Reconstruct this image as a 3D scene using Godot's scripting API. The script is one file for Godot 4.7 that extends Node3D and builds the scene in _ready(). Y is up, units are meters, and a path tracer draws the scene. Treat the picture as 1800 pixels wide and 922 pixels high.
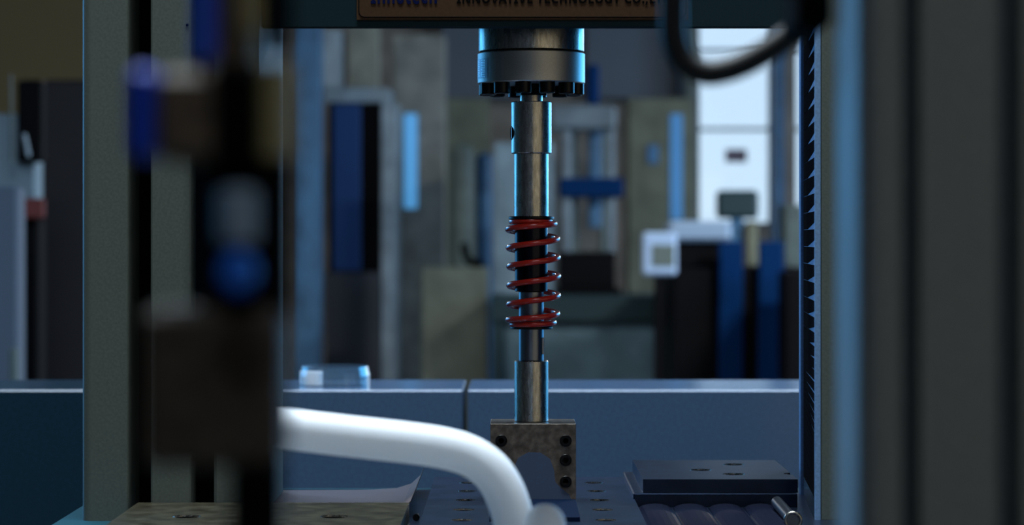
extends Node3D
# A spring between the adapters of a bench testing frame, seen through a long lens in a dim blue laboratory.

const F := 4500.0          # focal length in pixels of the 1800 x 922 frame
const EYE := 1.25          # height of the lens above the floor
const CZ := 1.8367         # the lens stands this far in front of the specimen
const HORIZON := 421.0

var used := {}
var M := {}

# ---------------------------------------------------------------- helpers
func P(px: float, py: float, d: float) -> Vector3:
	return Vector3((px - 900.0) * d / F, EYE + (HORIZON - py) * d / F, CZ - d)

func numbered(n: String) -> String:
	if not used.has(n):
		used[n] = 0
		return n
	used[n] += 1
	return "%s_%03d" % [n, used[n]]

func noise_tex(freq: float, lo: Color, hi: Color, seed_: int, kind := FastNoiseLite.TYPE_SIMPLEX_SMOOTH, size := 256, octaves := 4) -> NoiseTexture2D:
	var n := FastNoiseLite.new()
	n.seed = seed_
	n.noise_type = kind
	n.frequency = freq
	n.fractal_octaves = octaves
	var t := NoiseTexture2D.new()
	t.width = size
	t.height = size
	t.seamless = true
	t.noise = n
	var g := Gradient.new()
	g.set_color(0, lo)
	g.set_color(1, hi)
	t.color_ramp = g
	return t

func plain_mat(name_: String, c: Color, rough := 0.6, metal := 0.0) -> StandardMaterial3D:
	var m := StandardMaterial3D.new()
	m.resource_name = name_
	m.albedo_color = c
	m.roughness = rough
	m.metallic = metal
	return m

func tex_mat(name_: String, c: Color, rough: float, metal: float, tex: Texture2D, scale := Vector3.ONE, rtex: Texture2D = null) -> StandardMaterial3D:
	var m := plain_mat(name_, c, rough, metal)
	m.albedo_texture = tex
	m.uv1_triplanar = true
	m.uv1_scale = scale
	if rtex:
		m.roughness_texture = rtex
	return m

func new_st() -> SurfaceTool:
	var st := SurfaceTool.new()
	st.begin(Mesh.PRIMITIVE_TRIANGLES)
	return st

func tri(st: SurfaceTool, a: Vector3, b: Vector3, c: Vector3, out: Vector3) -> void:
	var n := (c - a).cross(b - a)
	if n.length_squared() < 1e-20:
		return
	if n.dot(out) < 0.0:
		var k := b
		b = c
		c = k
		n = -n
	st.set_normal(n.normalized())
	for v in [a, b, c]:
		st.set_normal(n.normalized())
		st.add_vertex(v)

func quad(st: SurfaceTool, a: Vector3, b: Vector3, c: Vector3, d: Vector3, out: Vector3) -> void:
	tri(st, a, b, c, out)
	tri(st, a, c, d, out)

# box with chamfered edges
func cbox(st: SurfaceTool, c: Vector3, s: Vector3, bev := 0.002, basis_ := Basis()) -> void:
	var h := s * 0.5
	bev = minf(bev, minf(h.x, minf(h.y, h.z)) * 0.6)
	var v := {}
	for sx in [-1, 1]:
		for sy in [-1, 1]:
			for sz in [-1, 1]:
				var k := Vector3i(sx, sy, sz)
				var f := Vector3(sx, sy, sz)
				v[k] = [c + basis_ * (f * Vector3(h.x, h.y - bev, h.z - bev)), c + basis_ * (f * Vector3(h.x - bev, h.y, h.z - bev)), c + basis_ * (f * Vector3(h.x - bev, h.y - bev, h.z))]
				tri(st, v[k][0], v[k][1], v[k][2], basis_ * f)
	for ax in 3:
		var b1 := (ax + 1) % 3
		var b2 := (ax + 2) % 3
		for s0 in [-1, 1]:
			var q := []
			for w in [[-1, -1], [1, -1], [1, 1], [-1, 1]]:
				var k := Vector3i()
				k[ax] = s0
				k[b1] = w[0]
				k[b2] = w[1]
				q.append(v[k][ax])
			var o := Vector3()
			o[ax] = s0
			quad(st, q[0], q[1], q[2], q[3], basis_ * o)
		for s1 in [-1, 1]:
			for s2 in [-1, 1]:
				var ka := Vector3i()
				var kb := Vector3i()
				ka[ax] = -1
				kb[ax] = 1
				ka[b1] = s1
				kb[b1] = s1
				ka[b2] = s2
				kb[b2] = s2
				var o := Vector3()
				o[b1] = s1
				o[b2] = s2
				quad(st, v[ka][b1], v[kb][b1], v[kb][b2], v[ka][b2], basis_ * o)

# smooth revolve of a profile of (radius, height); every profile segment keeps a normal of its own
func lathe(st: SurfaceTool, prof: Array, sides := 48, at := Vector3.ZERO, basis_ := Basis()) -> void:
	for i in prof.size() - 1:
		var a: Vector2 = prof[i]
		var b: Vector2 = prof[i + 1]
		var t := b - a
		if t.length() < 1e-7:
			continue
		var n2 := Vector2(t.y, -t.x).normalized()
		for k in sides:
			var pts := []
			var ns := []
			for kk in [k, k + 1]:
				var ang: float = TAU * kk / sides
				var dir := Vector3(cos(ang), 0, sin(ang))
				pts.append([at + basis_ * (dir * a.x + Vector3.UP * a.y), at + basis_ * (dir * b.x + Vector3.UP * b.y)])
				ns.append(basis_ * (dir * n2.x + Vector3.UP * n2.y))
			vtri(st, pts[0][0], ns[0], pts[0][1], ns[0], pts[1][1], ns[1])
			vtri(st, pts[0][0], ns[0], pts[1][1], ns[1], pts[1][0], ns[1])

func vtri(st: SurfaceTool, a: Vector3, na: Vector3, b: Vector3, nb: Vector3, c: Vector3, nc: Vector3) -> void:
	var n := (c - a).cross(b - a)
	if n.length_squared() < 1e-22:
		return
	if n.dot(na + nb + nc) < 0.0:
		st.set_normal(na)
		st.add_vertex(a)
		st.set_normal(nc)
		st.add_vertex(c)
		st.set_normal(nb)
		st.add_vertex(b)
	else:
		st.set_normal(na)
		st.add_vertex(a)
		st.set_normal(nb)
		st.add_vertex(b)
		st.set_normal(nc)
		st.add_vertex(c)

# round bar with chamfered ends from y0 to y1
func bar(r: float, y0: float, y1: float, ch := 0.0006) -> Array:
	return [Vector2(0, y0), Vector2(r - ch, y0), Vector2(r, y0 + ch), Vector2(r, y1 - ch), Vector2(r - ch, y1), Vector2(0, y1)]

func tube(st: SurfaceTool, pts: PackedVector3Array, r: float, sides := 16, round_caps := false) -> void:
	var n := pts.size()
	var rings := []
	var up := Vector3.UP
	var radii := PackedFloat32Array()
	var path := PackedVector3Array()
	var t0 := (pts[1] - pts[0]).normalized()
	var t1 := (pts[n - 1] - pts[n - 2]).normalized()
	var steps := 5 if round_caps else 1
	for k in steps:
		var a := PI * 0.5 * (1.0 - float(k) / steps)
		path.append(pts[0] - t0 * r * (sin(a) if round_caps else 0.0))
		radii.append(r * (cos(a) if round_caps else 0.0))
	for p in pts:
		path.append(p)
		radii.append(r)
	for k in range(steps - 1, -1, -1):
		var a := PI * 0.5 * (1.0 - float(k) / steps)
		path.append(pts[n - 1] + t1 * r * (sin(a) if round_caps else 0.0))
		radii.append(r * (cos(a) if round_caps else 0.0))
	var side := Vector3.ZERO
	for i in path.size():
		var t := Vector3.ZERO
		if i < steps:
			t = t0
		elif i >= path.size() - steps:
			t = t1
		else:
			t = (path[mini(i + 1, path.size() - steps)] - path[maxi(i - 1, steps - 1)]).normalized()
		if side == Vector3.ZERO:
			side = t.cross(Vector3.UP if absf(t.y) < 0.9 else Vector3.RIGHT).normalized()
		side = (side - t * side.dot(t)).normalized()
		up = t.cross(side)
		var ring := []
		for k in sides:
			var a := TAU * k / sides
			var d := side * cos(a) + up * sin(a)
			ring.append([path[i] + d * radii[i], d])
		rings.append(ring)
	for i in rings.size() - 1:
		var flat_end: bool = not round_caps and (i == 0 or i == rings.size() - 2)
		for k in sides:
			var k2 := (k + 1) % sides
			var a = rings[i][k]
			var b = rings[i + 1][k]
			var c = rings[i + 1][k2]
			var d = rings[i][k2]
			if flat_end:
				var o := -t0 if i == 0 else t1
				vtri(st, a[0], o, b[0], o, c[0], o)
				vtri(st, a[0], o, c[0], o, d[0], o)
			else:
				vtri(st, a[0], a[1], b[0], b[1], c[0], c[1])
				vtri(st, a[0], a[1], c[0], c[1], d[0], d[1])

func curve(points: Array, n := 40) -> PackedVector3Array:
	var out := PackedVector3Array()
	for i in n + 1:
		var f := float(i) / n * (points.size() - 1)
		var k := mini(int(f), points.size() - 2)
		var t := f - k
		var p0: Vector3 = points[maxi(k - 1, 0)]
		var p1: Vector3 = points[k]
		var p2: Vector3 = points[k + 1]
		var p3: Vector3 = points[mini(k + 2, points.size() - 1)]
		out.append(p1.cubic_interpolate(p2, p0, p3, t))
	return out

# prism of a convex-or-not polygon; axis 1 = along y (points are x, z), axis 0 = along x (points are z, y)
func prism(st: SurfaceTool, poly: PackedVector2Array, a0: float, a1: float, axis: int) -> void:
	var at := func(p: Vector2, w: float) -> Vector3:
		return Vector3(p.x, w, p.y) if axis == 1 else (Vector3(w, p.y, p.x) if axis == 0 else Vector3(p.x, p.y, w))
	var area := 0.0
	for i in poly.size():
		area += poly[i].cross(poly[(i + 1) % poly.size()])
	for i in poly.size():
		var p := poly[i]
		var q := poly[(i + 1) % poly.size()]
		var n2 := Vector2(q.y - p.y, p.x - q.x) * signf(area)
		var o: Vector3 = at.call(n2, 0.0)
		quad(st, at.call(p, a0), at.call(q, a0), at.call(q, a1), at.call(p, a1), o)
	var ids := Geometry2D.triangulate_polygon(poly)
	var ax: Vector3 = at.call(Vector2.ZERO, 1.0)
	for i in range(0, ids.size(), 3):
		tri(st, at.call(poly[ids[i]], a0), at.call(poly[ids[i + 1]], a0), at.call(poly[ids[i + 2]], a0), -ax)
		tri(st, at.call(poly[ids[i]], a1), at.call(poly[ids[i + 1]], a1), at.call(poly[ids[i + 2]], a1), ax)

func obj(called: String, st: SurfaceTool, m: Material, parent: Node = self) -> MeshInstance3D:
	var o := MeshInstance3D.new()
	o.name = numbered(called) if parent == self else called
	o.mesh = st.commit()
	o.material_override = m
	o.cast_shadow = GeometryInstance3D.SHADOW_CASTING_SETTING_ON
	parent.add_child(o, true)
	return o

func box(called: String, c: Vector3, s: Vector3, m: Material, parent: Node = self, bev := 0.002) -> MeshInstance3D:
	var st := new_st()
	cbox(st, Vector3.ZERO, s, bev)
	var o := obj(called, st, m, parent)
	o.position = c
	return o

# a box whose front face fills the pixels x0..x1, y0..y1 at distance d and that is deep metres thick
func pbox(called: String, x0: float, y0: float, x1: float, y1: float, d: float, deep: float, m: Material, parent: Node = self, bev := 0.006) -> MeshInstance3D:
	var a := P(x0, y1, d)
	var b := P(x1, y0, d)
	var org := Vector3.ZERO
	if parent is Node3D and parent != self:
		org = (parent as Node3D).position
	return box(called, Vector3((a.x + b.x) / 2, (a.y + b.y) / 2, a.z - deep / 2) - org, Vector3(b.x - a.x, b.y - a.y, deep), m, parent, bev)

# the same, but standing on the floor
func fbox(called: String, x0: float, y0: float, x1: float, d: float, deep: float, m: Material, parent: Node = self, bev := 0.008) -> MeshInstance3D:
	return pbox(called, x0, y0, x1, HORIZON + EYE * F / d, d, deep, m, parent, bev)

func lathed(called: String, prof: Array, m: Material, parent: Node, at := Vector3.ZERO, sides := 48, basis_ := Basis()) -> MeshInstance3D:
	var st := new_st()
	lathe(st, prof, sides, Vector3.ZERO, basis_)
	var o := obj(called, st, m, parent)
	o.position = at
	return o

func tag(o: Node, label: String, category: String, group := "") -> Node:
	o.set_meta("label", label)
	o.set_meta("category", category)
	if group:
		o.set_meta("group", group)
	return o

func thing(called: String, label: String, category: String, at := Vector3.ZERO, group := "") -> Node3D:
	var o := Node3D.new()
	o.name = numbered(called)
	o.position = at
	add_child(o, true)
	tag(o, label, category, group)
	return o

func structure(o: Node) -> Node:
	o.set_meta("kind", "structure")
	return o

func csg_box(size: Vector3, at: Vector3, op := CSGShape3D.OPERATION_UNION) -> CSGBox3D:
	var b := CSGBox3D.new()
	b.size = size
	b.position = at
	b.operation = op
	return b

func csg_cyl(r: float, h: float, at: Vector3, op := CSGShape3D.OPERATION_SUBTRACTION, sides := 28, turn := Vector3.ZERO) -> CSGCylinder3D:
	var c := CSGCylinder3D.new()
	c.radius = r
	c.height = h
	c.sides = sides
	c.position = at
	c.rotation = turn
	c.operation = op
	return c

func area_light(called: String, at: Vector3, aim: Vector3, size: Vector2, c: Color, energy: float) -> AreaLight3D:
	var l := AreaLight3D.new()
	l.name = called
	l.area_size = size
	l.light_color = c
	l.light_energy = energy
	l.area_normalize_energy = true
	l.shadow_enabled = true
	l.area_range = 40.0
	add_child(l)
	l.position = at
	l.look_at_from_position(at, aim, Vector3.UP if absf((aim - at).normalized().y) < 0.95 else Vector3.FORWARD)
	return l

# lettering of a given width whose lower left corner is at p
func lettering(called: String, text: String, p: Vector3, width: float, height: float, weight: int, m: Material, parent: Node) -> MeshInstance3D:
	var f := SystemFont.new()
	f.font_names = PackedStringArray(["Droid Sans"])
	f.font_weight = weight
	var t := TextMesh.new()
	t.font = f
	t.font_size = 64
	t.pixel_size = 0.001
	t.depth = 0.0004
	t.text = text
	t.material = m
	var bb := t.get_aabb()
	var o := MeshInstance3D.new()
	o.name = called
	o.mesh = t
	o.material_override = m
	parent.add_child(o, true)
	var sx := width / bb.size.x
	var sy := height / bb.size.y
	o.scale = Vector3(sx, sy, 1)
	o.position = p - Vector3(bb.position.x * sx, bb.position.y * sy, 0)
	return o

# ---------------------------------------------------------------- scene
func _ready() -> void:
	setup_view()
	setup_lights()
	materials()
	room()
	bench_frame()
	spring_line()
	plates()
	covers_behind()
	far_things()
	near_things()

func setup_view() -> void:
	var cam := Camera3D.new()
	cam.name = "camera"
	cam.position = Vector3(0, EYE, CZ)
	var att := CameraAttributesPhysical.new()
	att.frustum_focal_length = 90.0
	att.frustum_focus_distance = CZ - 0.01
	att.frustum_near = 0.05
	att.frustum_far = 80.0
	att.exposure_aperture = 9.8
	cam.attributes = att
	cam.near = 0.05
	cam.far = 80.0
	add_child(cam)
	cam.set_frustum(0.05 * 922.0 / F, Vector2(0, -0.05 * (461.0 - HORIZON) / F), 0.05, 80.0)
	cam.current = true
	var we := WorldEnvironment.new()
	we.name = "environment"
	var e := Environment.new()
	e.background_mode = Environment.BG_SKY
	var sky := Sky.new()
	var sm := ProceduralSkyMaterial.new()
	sm.sky_top_color = Color(0.66, 0.82, 1.0)
	sm.sky_horizon_color = Color(0.80, 0.91, 1.0)
	sm.sky_curve = 0.3
	sm.ground_horizon_color = Color(0.70, 0.80, 0.90)
	sm.ground_bottom_color = Color(0.35, 0.40, 0.45)
	sm.sky_energy_multiplier = 1.09
	sm.sun_angle_max = 0.0
	sky.sky_material = sm
	e.sky = sky
	e.tonemap_mode = Environment.TONE_MAPPER_LINEAR
	e.tonemap_exposure = 1.0
	e.sdfgi_enabled = true
	e.ssao_enabled = true
	e.ssil_enabled = true
	we.environment = e
	add_child(we)

const BLUE := Color(0.32, 0.72, 1.0)
var lamp_spots := []

func setup_lights() -> void:
	# two large blue LED panels behind the frame, one on each side
	for k in 2:
		area_light("blue_panel_light", BLUE_AT[k], Vector3(0.0, 1.35, 0.0), Vector2(1.6, 1.6), BLUE, [2.1, 5.2][k])
	# ceiling panels: one straight over the frame, the others added as fill
	for q in CEILING:
		area_light("ceiling_panel_light", q[0] - Vector3(0, 0.08, 0), q[0] * Vector3(1, 0, 1), q[4], q[2], q[1])
	# large dim warm panel added in place of the lit front room
	area_light("added_warm_light", WARM_AT, Vector3(0.0, 1.25, 0.0), Vector2(3.2, 1.8), Color(1.0, 0.88, 0.66), 0.12)
	# daylight through the tall windows of the side wall
	for z in SIDE_Z:
		area_light("side_window_light", Vector3(5.42, 2.2, z), Vector3(0.0, 2.2, z), Vector2(3.0, 2.0), Color(0.80, 0.91, 1.0), 10.0)

const BLUE_AT := [Vector3(-1.85, 1.5, -1.85), Vector3(1.85, 1.5, -1.85)]
const CEILING := [[Vector3(0.0, 3.8, -0.78), 9.0, Color(0.82, 0.91, 1.0), "flat white panel light added on the ceiling to brighten the low cabinets", Vector2(2.4, 0.3)], [Vector3(-0.2, 3.8, 0.42), 13.0, Color(0.92, 0.97, 1.0), "flat white panel light on the ceiling straight above the testing frame", Vector2(1.6, 0.3)], [Vector3(0.2, 3.8, 2.4), 1.3, Color(0.95, 0.97, 1.0), "flat white fill panel added on the ceiling above the camera", Vector2(1.2, 0.6)], [Vector3(-4.2, 3.8, -9.0), 22.0, Color(1.0, 0.98, 0.95), "flat white fill panel added on the ceiling above the far lockers", Vector2(1.2, 0.6)], [Vector3(3.8, 3.8, -9.0), 30.0, Color(1.0, 0.98, 0.95), "flat white fill panel added on the ceiling before the far workbench", Vector2(1.2, 0.6)]]  # panels over cabinets, camera, lockers and workbench are added for fill
const WARM_AT := Vector3(2.0, 1.4, 2.9)
const SIDE_Z := [-5.0, -9.0, -13.0]

func materials() -> void:
	var blotch := noise_tex(0.02, Color(0.72, 0.72, 0.72), Color(1, 1, 1), 3)
	var fine := noise_tex(0.12, Color(0.86, 0.86, 0.86), Color(1, 1, 1), 8)
	var oily := noise_tex(0.018, Color(0.55, 0.54, 0.53), Color(1, 1, 1), 21, FastNoiseLite.TYPE_SIMPLEX_SMOOTH, 512, 5)
	var stained := noise_tex(0.012, Color(0.8, 0.8, 0.8), Color(1, 1, 1), 27, FastNoiseLite.TYPE_SIMPLEX_SMOOTH, 512, 5)
	var rough_t := noise_tex(0.03, Color(0.55, 0.55, 0.55), Color(1, 1, 1), 12)
	M.wall = tex_mat("wall_paint", Color(0.66, 0.64, 0.62), 0.85, 0.0, blotch, Vector3(0.5, 0.5, 0.5))
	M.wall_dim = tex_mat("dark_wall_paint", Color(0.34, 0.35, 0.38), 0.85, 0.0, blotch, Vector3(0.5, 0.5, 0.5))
	M.floor = tex_mat("floor_resin", Color(0.32, 0.35, 0.36), 0.35, 0.0, blotch, Vector3(0.4, 0.4, 0.4), rough_t)
	M.ceiling = tex_mat("ceiling_paint", Color(0.55, 0.56, 0.58), 0.9, 0.0, blotch, Vector3(0.4, 0.4, 0.4))
	M.frame_white = plain_mat("window_frame_paint", Color(0.42, 0.50, 0.56), 0.5)
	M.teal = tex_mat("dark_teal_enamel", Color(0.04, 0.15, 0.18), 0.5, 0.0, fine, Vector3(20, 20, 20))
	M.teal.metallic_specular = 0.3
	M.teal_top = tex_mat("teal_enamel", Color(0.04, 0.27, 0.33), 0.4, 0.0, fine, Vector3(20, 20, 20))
	M.cover = tex_mat("grey_green_enamel", Color(0.345, 0.38, 0.355), 0.5, 0.0, fine, Vector3(12, 12, 12))
	M.rail = tex_mat("anodised_rail", Color(0.50, 0.66, 0.84), 0.45, 0.3, fine, Vector3(12, 12, 12))
	M.black = plain_mat("matt_black", Color(0.015, 0.015, 0.02), 0.9)
	M.black.metallic_specular = 0.15
	M.rubber = plain_mat("bellows_cloth", Color(0.03, 0.03, 0.045), 1.0)
	M.rubber.metallic_specular = 0.1
	M.oxide = plain_mat("black_oxide_steel", Color(0.05, 0.05, 0.055), 0.35, 0.6)
	M.steel = tex_mat("turned_steel", Color(0.82, 0.81, 0.79), 0.36, 1.0, noise_tex(0.02, Color(0.72, 0.71, 0.69), Color(1, 1, 1), 33, FastNoiseLite.TYPE_SIMPLEX_SMOOTH, 512, 5), Vector3(40, 8, 40), rough_t)
	M.steel_fine = tex_mat("bead_blasted_steel", Color(0.78, 0.78, 0.77), 0.46, 1.0, fine, Vector3(30, 30, 30))
	M.sleeve = plain_mat("blackened_sleeve", Color(0.13, 0.13, 0.16), 0.22, 1.0)
	M.pin_steel = plain_mat("grey_ground_steel", Color(0.48, 0.5, 0.54), 0.3, 1.0)
	M.block = tex_mat("oily_tool_steel", Color(0.49, 0.45, 0.41), 0.5, 0.3, oily, Vector3(14, 14, 14), rough_t)
	M.plate = tex_mat("ground_plate_steel", Color(0.26, 0.34, 0.46), 0.34, 0.85, stained, Vector3(4, 4, 4))  # blue of the lamps is partly put into this steel colour
	M.plate_warm = tex_mat("aged_plate_steel", Color(0.29, 0.28, 0.22), 0.5, 0.3, oily, Vector3(5, 5, 5), rough_t)
	M.plate_dark = tex_mat("dark_plate_steel", Color(0.23, 0.29, 0.39), 0.32, 0.85, stained, Vector3(5, 5, 5))  # bluish tint here also carries the blue light on the plates
	M.red = plain_mat("red_spring_enamel", Color(0.76, 0.17, 0.11), 0.25)
	M.red.clearcoat_enabled = true
	M.red.clearcoat = 0.5
	M.red.clearcoat_roughness = 0.1
	M.brass_plate = tex_mat("nameplate_metal", Color(0.27, 0.185, 0.11), 0.6, 0.0, fine, Vector3(10, 10, 10))
	M.brass_plate.metallic_specular = 0.3
	M.ink_blue = plain_mat("blue_print", Color(0.06, 0.09, 0.24), 0.9)
	M.ink_blue.metallic_specular = 0.1
	M.ink_black = plain_mat("black_print", Color(0.04, 0.04, 0.045), 0.9)
	M.ink_black.metallic_specular = 0.1
	M.box_blue = tex_mat("blue_grey_enamel", Color(0.25, 0.34, 0.45), 0.2, 0.0, fine, Vector3(8, 8, 8))
	M.box_dark = tex_mat("teal_navy_enamel", Color(0.07, 0.165, 0.225), 0.2, 0.0, fine, Vector3(8, 8, 8))
	M.paper = plain_mat("greyish_sheet", Color(0.32, 0.285, 0.30), 0.8)
	M.white_tube = plain_mat("milky_tube_plastic", Color(0.93, 0.95, 0.97), 0.5)
	M.white_tube.backlight_enabled = true
	M.white_tube.backlight = Color(0.75, 0.75, 0.75)
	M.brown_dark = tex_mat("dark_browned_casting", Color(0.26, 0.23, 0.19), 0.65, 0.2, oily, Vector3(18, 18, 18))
	M.worn_sheen = plain_mat("rubbed_steel_sheen", Color(0.30, 0.37, 0.48), 0.45, 0.3)  # rubbed metal, with its blue reflection painted into the colour
	M.shim = plain_mat("blued_shim", Color(0.01, 0.075, 0.17), 0.7, 0.0)
	M.shim.metallic_specular = 0.2
	M.cable = plain_mat("black_cable_sheath", Color(0.03, 0.03, 0.032), 0.55)
	M.alu = tex_mat("anodised_aluminium", Color(0.48, 0.51, 0.52), 0.5, 0.5, fine, Vector3(10, 10, 10))
	M.brass = plain_mat("brass", Color(0.52, 0.48, 0.33), 0.45, 0.3)
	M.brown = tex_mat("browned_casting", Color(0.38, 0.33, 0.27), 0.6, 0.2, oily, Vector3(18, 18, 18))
	M.navy = plain_mat("navy_plastic", Color(0.02, 0.24, 0.75), 0.45)
	M.navy_rubber = plain_mat("navy_rubber", Color(0.03, 0.05, 0.13), 0.6)
	M.navy_rubber.metallic_specular = 0.25
	M.blue = plain_mat("blue_plastic", Color(0.01, 0.33, 0.74), 0.4)
	M.grey_plastic = plain_mat("grey_blue_plastic", Color(0.42, 0.50, 0.58), 0.5)

func room() -> void:
	var x0 := -5.5
	var x1 := 5.5
	var z0 := CZ - 20.0
	var z1 := 4.2
	var hgt := 3.8
	var w := 0.25
	var cx := (x0 + x1) / 2
	var cz := (z0 + z1) / 2
	structure(box("floor", Vector3(cx, -w / 2, cz), Vector3(x1 - x0 + 2 * w, w, z1 - z0 + 2 * w), M.floor))
	structure(box("ceiling", Vector3(cx, hgt + w / 2, cz), Vector3(x1 - x0 + 2 * w, w, z1 - z0 + 2 * w), M.ceiling))
	structure(box("wall_left", Vector3(x0 - w / 2, hgt / 2, cz), Vector3(w, hgt, z1 - z0 + 2 * w), M.wall_dim))
	structure(box("wall_front", Vector3(cx, hgt / 2, z1 + w / 2), Vector3(x1 - x0, hgt, w), M.wall_dim))
	# back wall with two tall windows; the glazed slits are glowing strips on lockers
	var d := 20.0
	var back := CSGBox3D.new()
	back.name = "wall_back"
	back.size = Vector3(x1 - x0, hgt, w)
	back.position = Vector3(cx, hgt / 2, z0 - w / 2)
	back.material = M.wall
	add_child(back)
	structure(back)
	var holes := [[1226.0, 8.0, 1358.0, 395.0], [1397.0, 8.0, 1530.0, 395.0]]
	for h in holes:
		var a := P(h[0], h[3], d)
		var b := P(h[2], h[1], d)
		back.add_child(csg_box(Vector3(b.x - a.x, b.y - a.y, 1.0), Vector3((a.x + b.x) / 2, (a.y + b.y) / 2, z0 - w / 2) - back.position, CSGShape3D.OPERATION_SUBTRACTION), true)
		back.get_child(-1).name = "opening"
		back.get_child(-1).material = M.frame_white
	var glass := StandardMaterial3D.new()
	glass.resource_name = "window_glass"
	glass.albedo_color = Color(0.9, 0.96, 1.0, 0.06)
	glass.transparency = BaseMaterial3D.TRANSPARENCY_ALPHA
	glass.roughness = 0.02
	M.glass = glass
	for i in 2:
		var h = holes[i]
		var a := P(h[0], h[3], d)
		var b := P(h[2], h[1], d)
		var win := Node3D.new()
		win.name = "window_%d" % (i + 1)
		win.position = Vector3((a.x + b.x) / 2, a.y, z0 - 0.12)
		add_child(win, true)
		structure(win)
		var ww := b.x - a.x
		var wh := b.y - a.y
		var t := 0.022
		for s in [-1, 1]:
			box("stile", Vector3(s * (ww / 2 - t / 2), wh / 2, 0), Vector3(t, wh, 0.05), M.frame_white, win, 0.003)
		for yy in [t / 2, wh - t / 2]:
			box("rail", Vector3(0, yy, 0), Vector3(ww - 2 * t, t, 0.05), M.frame_white, win, 0.003)
		var lines := [87.0, 226.0]
		var levels := [t]
		for py in [226.0, 87.0]:
			var y := P(0, py, d).y - a.y
			box("glazing_bar", Vector3(0, y, 0), Vector3(ww - 2 * t, 0.026, 0.05), M.frame_white, win, 0.003)
			levels.append(y)
		levels.append(wh - t)
		for k in 3:
			box("pane", Vector3(0, (levels[k] + levels[k + 1]) / 2, 0), Vector3(ww - 2 * t, levels[k + 1] - levels[k] - 0.026, 0.006), M.glass, win, 0.0)
	# side wall with the row of windows that lights the far half of the room
	var right := CSGBox3D.new()
	right.name = "wall_right"
	right.size = Vector3(w, hgt, z1 - z0 + 2 * w)
	right.position = Vector3(x1 + w / 2, hgt / 2, cz)
	right.material = M.wall_dim
	add_child(right)
	structure(right)
	var n := 3
	for zz in SIDE_Z:
		right.add_child(csg_box(Vector3(1, 2.0, 3.0), Vector3(x1 + w / 2, 2.2, zz) - right.position, CSGShape3D.OPERATION_SUBTRACTION), true)
		right.get_child(-1).name = "opening"
		right.get_child(-1).material = M.frame_white
		var win := Node3D.new()
		win.name = "window_%d" % n
		n += 1
		win.position = Vector3(x1 + 0.12, 1.2, zz)
		add_child(win, true)
		structure(win)
		for s in [-1, 1]:
			box("stile", Vector3(0, 1.0, s * 1.47), Vector3(0.05, 2.0, 0.06), M.frame_white, win, 0.003)
		box("mullion", Vector3(0, 1.0, 0), Vector3(0.05, 1.88, 0.05), M.frame_white, win, 0.003)
		for yy in [0.03, 1.97]:
			box("rail", Vector3(0, yy, 0), Vector3(0.05, 0.06, 2.88), M.frame_white, win, 0.003)
		for s in [-1, 1]:
			box("pane", Vector3(0, 1.0, s * 0.7325), Vector3(0.006, 1.88, 1.415), M.glass, win, 0.0)
	# lamps and added fill panels that light the frame and room
	for s in [0, 1]:
		var at: Vector3 = BLUE_AT[s] * Vector3(1, 0, 1)
		var lamp := thing("light_panel", "wide blue light panel on a low foot, %s" % ("on the door side behind the testing frame" if s == 0 else "on the window side behind the testing frame"), "lamp", at)
		lamp.basis = Basis.looking_at(-at.normalized(), Vector3.UP)
		glow_panel(lamp, BLUE_AT[s].y, Vector2(1.6, 1.6), BLUE, 1.2)
	for q in CEILING:
		var cp := thing("ceiling_light", q[3], "lamp", q[0])
		box("housing", Vector3(0, -0.025, 0), Vector3(q[4].x + 0.06, 0.05, q[4].y + 0.06), M.frame_white, cp, 0.005)
		box("diffuser", Vector3(0, -0.055, 0), Vector3(q[4].x, 0.01, q[4].y), glow("ceiling_panel_glow", q[2], 2.0), cp, 0.001)
	var w2 := WARM_AT * Vector3(1, 0, 1)
	var lamp2 := thing("added_warm_panel", "wide dim warm panel added behind the camera in place of the lit room", "lamp", w2)
	lamp2.basis = Basis.looking_at(-w2.normalized(), Vector3.UP)
	glow_panel(lamp2, WARM_AT.y, Vector2(3.2, 1.8), Color(1.0, 0.88, 0.70), 0.1)

func glow(name_: String, c: Color, energy: float) -> StandardMaterial3D:
	var m := plain_mat(name_, c * 0.7, 0.5)
	m.albedo_color.a = 1.0
	m.emission_enabled = true
	m.emission = c
	m.emission_energy_multiplier = energy
	return m

func glow_panel(lamp: Node3D, y: float, size: Vector2, c: Color, energy: float) -> void:
	box("housing", Vector3(0, y, 0.05), Vector3(size.x + 0.06, size.y + 0.06, 0.06), M.black, lamp, 0.01)
	box("diffuser", Vector3(0, y, 0.014), Vector3(size.x, size.y, 0.008), glow("panel_glow", c, energy), lamp, 0.001)
	for s in [-1, 1]:
		box("post", Vector3(s * size.x * 0.4, (y - size.y / 2) / 2 + 0.02, 0.06), Vector3(0.04, y - size.y / 2 + 0.04, 0.04), M.black, lamp)
	box("foot", Vector3(0, 0.015, 0.06), Vector3(size.x, 0.03, 0.4), M.black, lamp, 0.008)

const TABLE := EYE - 0.193

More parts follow.
